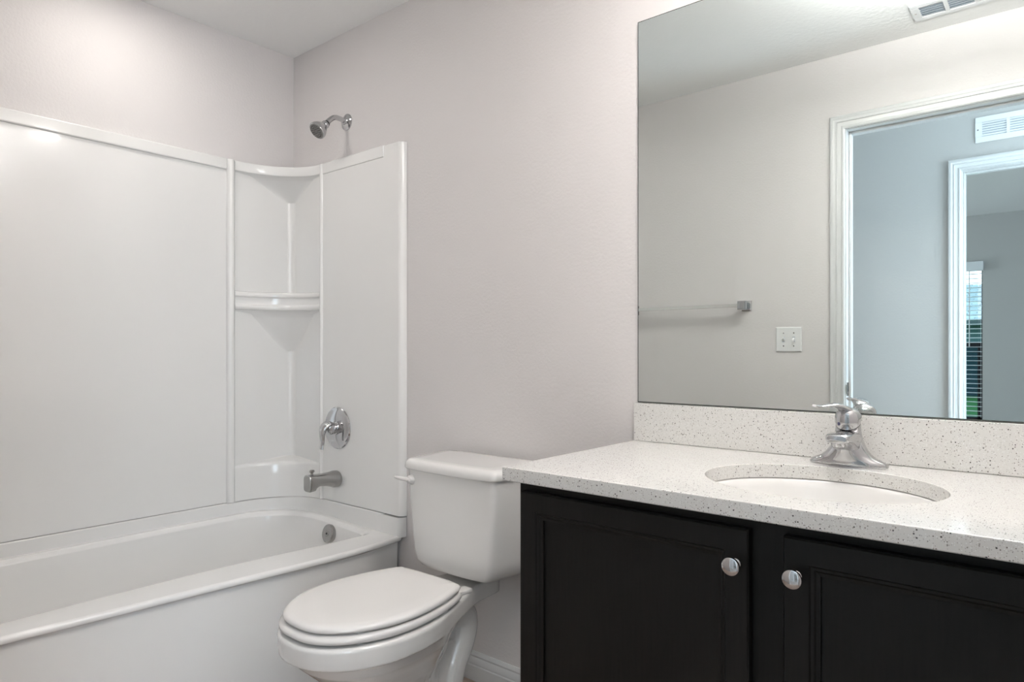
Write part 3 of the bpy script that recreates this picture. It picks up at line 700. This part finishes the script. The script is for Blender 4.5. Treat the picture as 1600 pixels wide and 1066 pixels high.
for sx in (1.649, 1.695):
    bm = bmesh.new(); box(bm, (sx-.0055, -W+.006, 1.165), (sx+.0055, -W+.0068, 1.190), mi=1)
    up = 1 if sx < 1.67 else -1
    loft(bm, [[Vector((sx+a*.0045, -W+.0065, 1.1775+b*.009)) for a, b in ((-1, -1), (1, -1), (1, 1), (-1, 1))], [Vector((sx+a*.0035, -W+.019, 1.1775+up*.008+b*.0045)) for a, b in ((-1, -1), (1, -1), (1, 1), (-1, 1))]])
    link('toggle', bm, ['switch_plastic', 'vent_dark'], sw, smooth=False)
    for dz in (-.030, .030):
        bm = bmesh.new(); lathe(bm, (sx, -W+.0064, 1.1775+dz), (0, 1, 0), [(0, .0033), (.0008, .003), (.001, 0)], 12); link('screw', bm, 'nickel', sw)
def vent(name, label, a, b, place, ncell, horizontal_n, marg=.030, root=(0, 0, 0)):
    v = thing(name, label, 'vent', root)
    bm = bmesh.new()
    u0, v0 = a; u1, v1 = b
    cw = (u1-u0-2*marg+.014)/ncell-.014
    def bx(p, q, h0, h1, mi=0, bev=0):
        P = [place(u, w_, h) for u in (p[0], q[0]) for w_ in (p[1], q[1]) for h in (h0, h1)]
        lo = Vector([min(t_[i] for t_ in P) for i in range(3)]); hi = Vector([max(t_[i] for t_ in P) for i in range(3)])
        box(bm, lo, hi, bev, mi=mi)
    mg = marg
    bx((u0, v0), (u1, v0+mg), 0, .006, bev=.002); bx((u0, v1-mg), (u1, v1), 0, .006, bev=.002)
    bx((u0, v0+mg), (u0+mg, v1-mg), 0, .006); bx((u1-mg, v0+mg), (u1, v1-mg), 0, .006)
    for i in range(1, ncell):
        x = u0+mg+i*(cw+.014)-.014; bx((x, v0+mg), (x+.014, v1-mg), 0, .006)
    link('frame', bm, 'vent_white', v)
    bm = bmesh.new(); bx((u0+mg*.8, v0+mg*.8), (u1-mg*.8, v1-mg*.8), 0.0003, .0008); link('duct_backing', bm, 'vent_dark', v, smooth=False)
    for i in range(ncell):
        x = u0+mg+i*(cw+.014)
        for j in range(horizontal_n):
            bm = bmesh.new(); w0 = v0+mg+(v1-v0-2*mg)*(j+.25)/horizontal_n; dw = (v1-v0-2*mg)/horizontal_n*.62
            loft(bm, [[place(xx, w0, .0010), place(xx, w0+.0012, .0010), place(xx, w0+dw, .0065), place(xx, w0+dw-.0015, .0065)] for xx in (x, x+cw)])
            link('louver', bm, 'vent_white', v, smooth=False)
    for ux in (u0+.012, u1-.012):
        bm = bmesh.new(); P0 = place(ux, (v0+v1)/2, .006); P1 = place(ux, (v0+v1)/2, .007); lathe(bm, P0, P1-P0, [(0, .004), (.001, .0035), (.0012, 0)], 12); link('screw', bm, 'nickel', v)
    return v
vent('ceiling_vent', 'white ceiling air register reflected at the top of the mirror', (2.204, -1.410), (2.524, -1.263), lambda u, v, h: Vector((u, v, H-.0005-h)), 3, 5, .028, (2.36, -1.34, H))
vent('wall_vent', 'white air return grille high on the hall wall above the bedroom doorway', (2.281, 2.236), (2.685, 2.371), lambda u, v, h: Vector((u, HY+.0005+h, v)), 3, 6, .030, (2.48, HY, 2.30))

# ------------------------------------------------------------------ downlights of the room and an added fill bowl
dl = thing('tub_downlight', 'round recessed ceiling light over the bathtub', 'ceiling light', (0.385, -0.76, H))
bm = bmesh.new(); lathe(bm, (0.385, -0.76, H-.0003), (0, 0, -1), [(0, .095), (.004, .094), (.008, .082), (.006, .076)], 40); link('trim_ring', bm, 'trim_white', dl)
bm = bmesh.new(); lathe(bm, (0.385, -0.76, H-.0005), (0, 0, -1), [(0, .076), (.004, .075), (.005, 0)], 40); link('lens', bm, 'downlight_lens', dl)
light('tub_downlight_beam', 'AREA', (0.385, -0.76, H-.012), 1.9, WARM, .14, (0, 0, 0), shape='DISK')
vl = thing('sink_downlight', 'round recessed ceiling light over the sink', 'ceiling light', (2.13, -0.38, H))
bm = bmesh.new(); lathe(bm, (2.13, -0.38, H-.0003), (0, 0, -1), [(0, .095), (.004, .094), (.008, .082), (.006, .076)], 40); link('trim_ring', bm, 'trim_white', vl)
bm = bmesh.new(); lathe(bm, (2.13, -0.38, H-.0005), (0, 0, -1), [(0, .076), (.004, .075), (.005, 0)], 40); link('lens', bm, 'downlight_lens', vl)
light('sink_downlight_beam', 'AREA', (2.13, -0.38, H-.012), 1.7, WARM, .14, (0, 0, 0), shape='DISK')
cl = thing('fill_bowl_light', 'added open bowl fill light on a short stem, out of view in the bathroom', 'ceiling light', (2.44, -0.69, H))  # unseen bowl lamp added to lift the ceiling and upper walls
bm = bmesh.new(); lathe(bm, (2.44, -0.69, H-.0003), (0, 0, -1), [(0, .055), (.010, .054), (.014, .045), (.016, .009), (.147, .009)], 40); link('canopy', bm, 'chrome', cl)
bm = bmesh.new(); lathe(bm, (2.44, -0.69, H-.145), (0, 0, -1), [(0, .138), (.006, .141), (.020, .134), (.038, .108), (.052, .06), (.056, 0)], 48); link('fill_bowl', bm, 'fill_bowl_glow', cl)
bm = bmesh.new(); lathe(bm, (2.44, -0.69, H-.1455), (0, 0, 1), [(0, .128), (.003, .126), (.0035, .012)], 48); link('fill_uplight_disc', bm, 'fill_uplight_glow', cl)
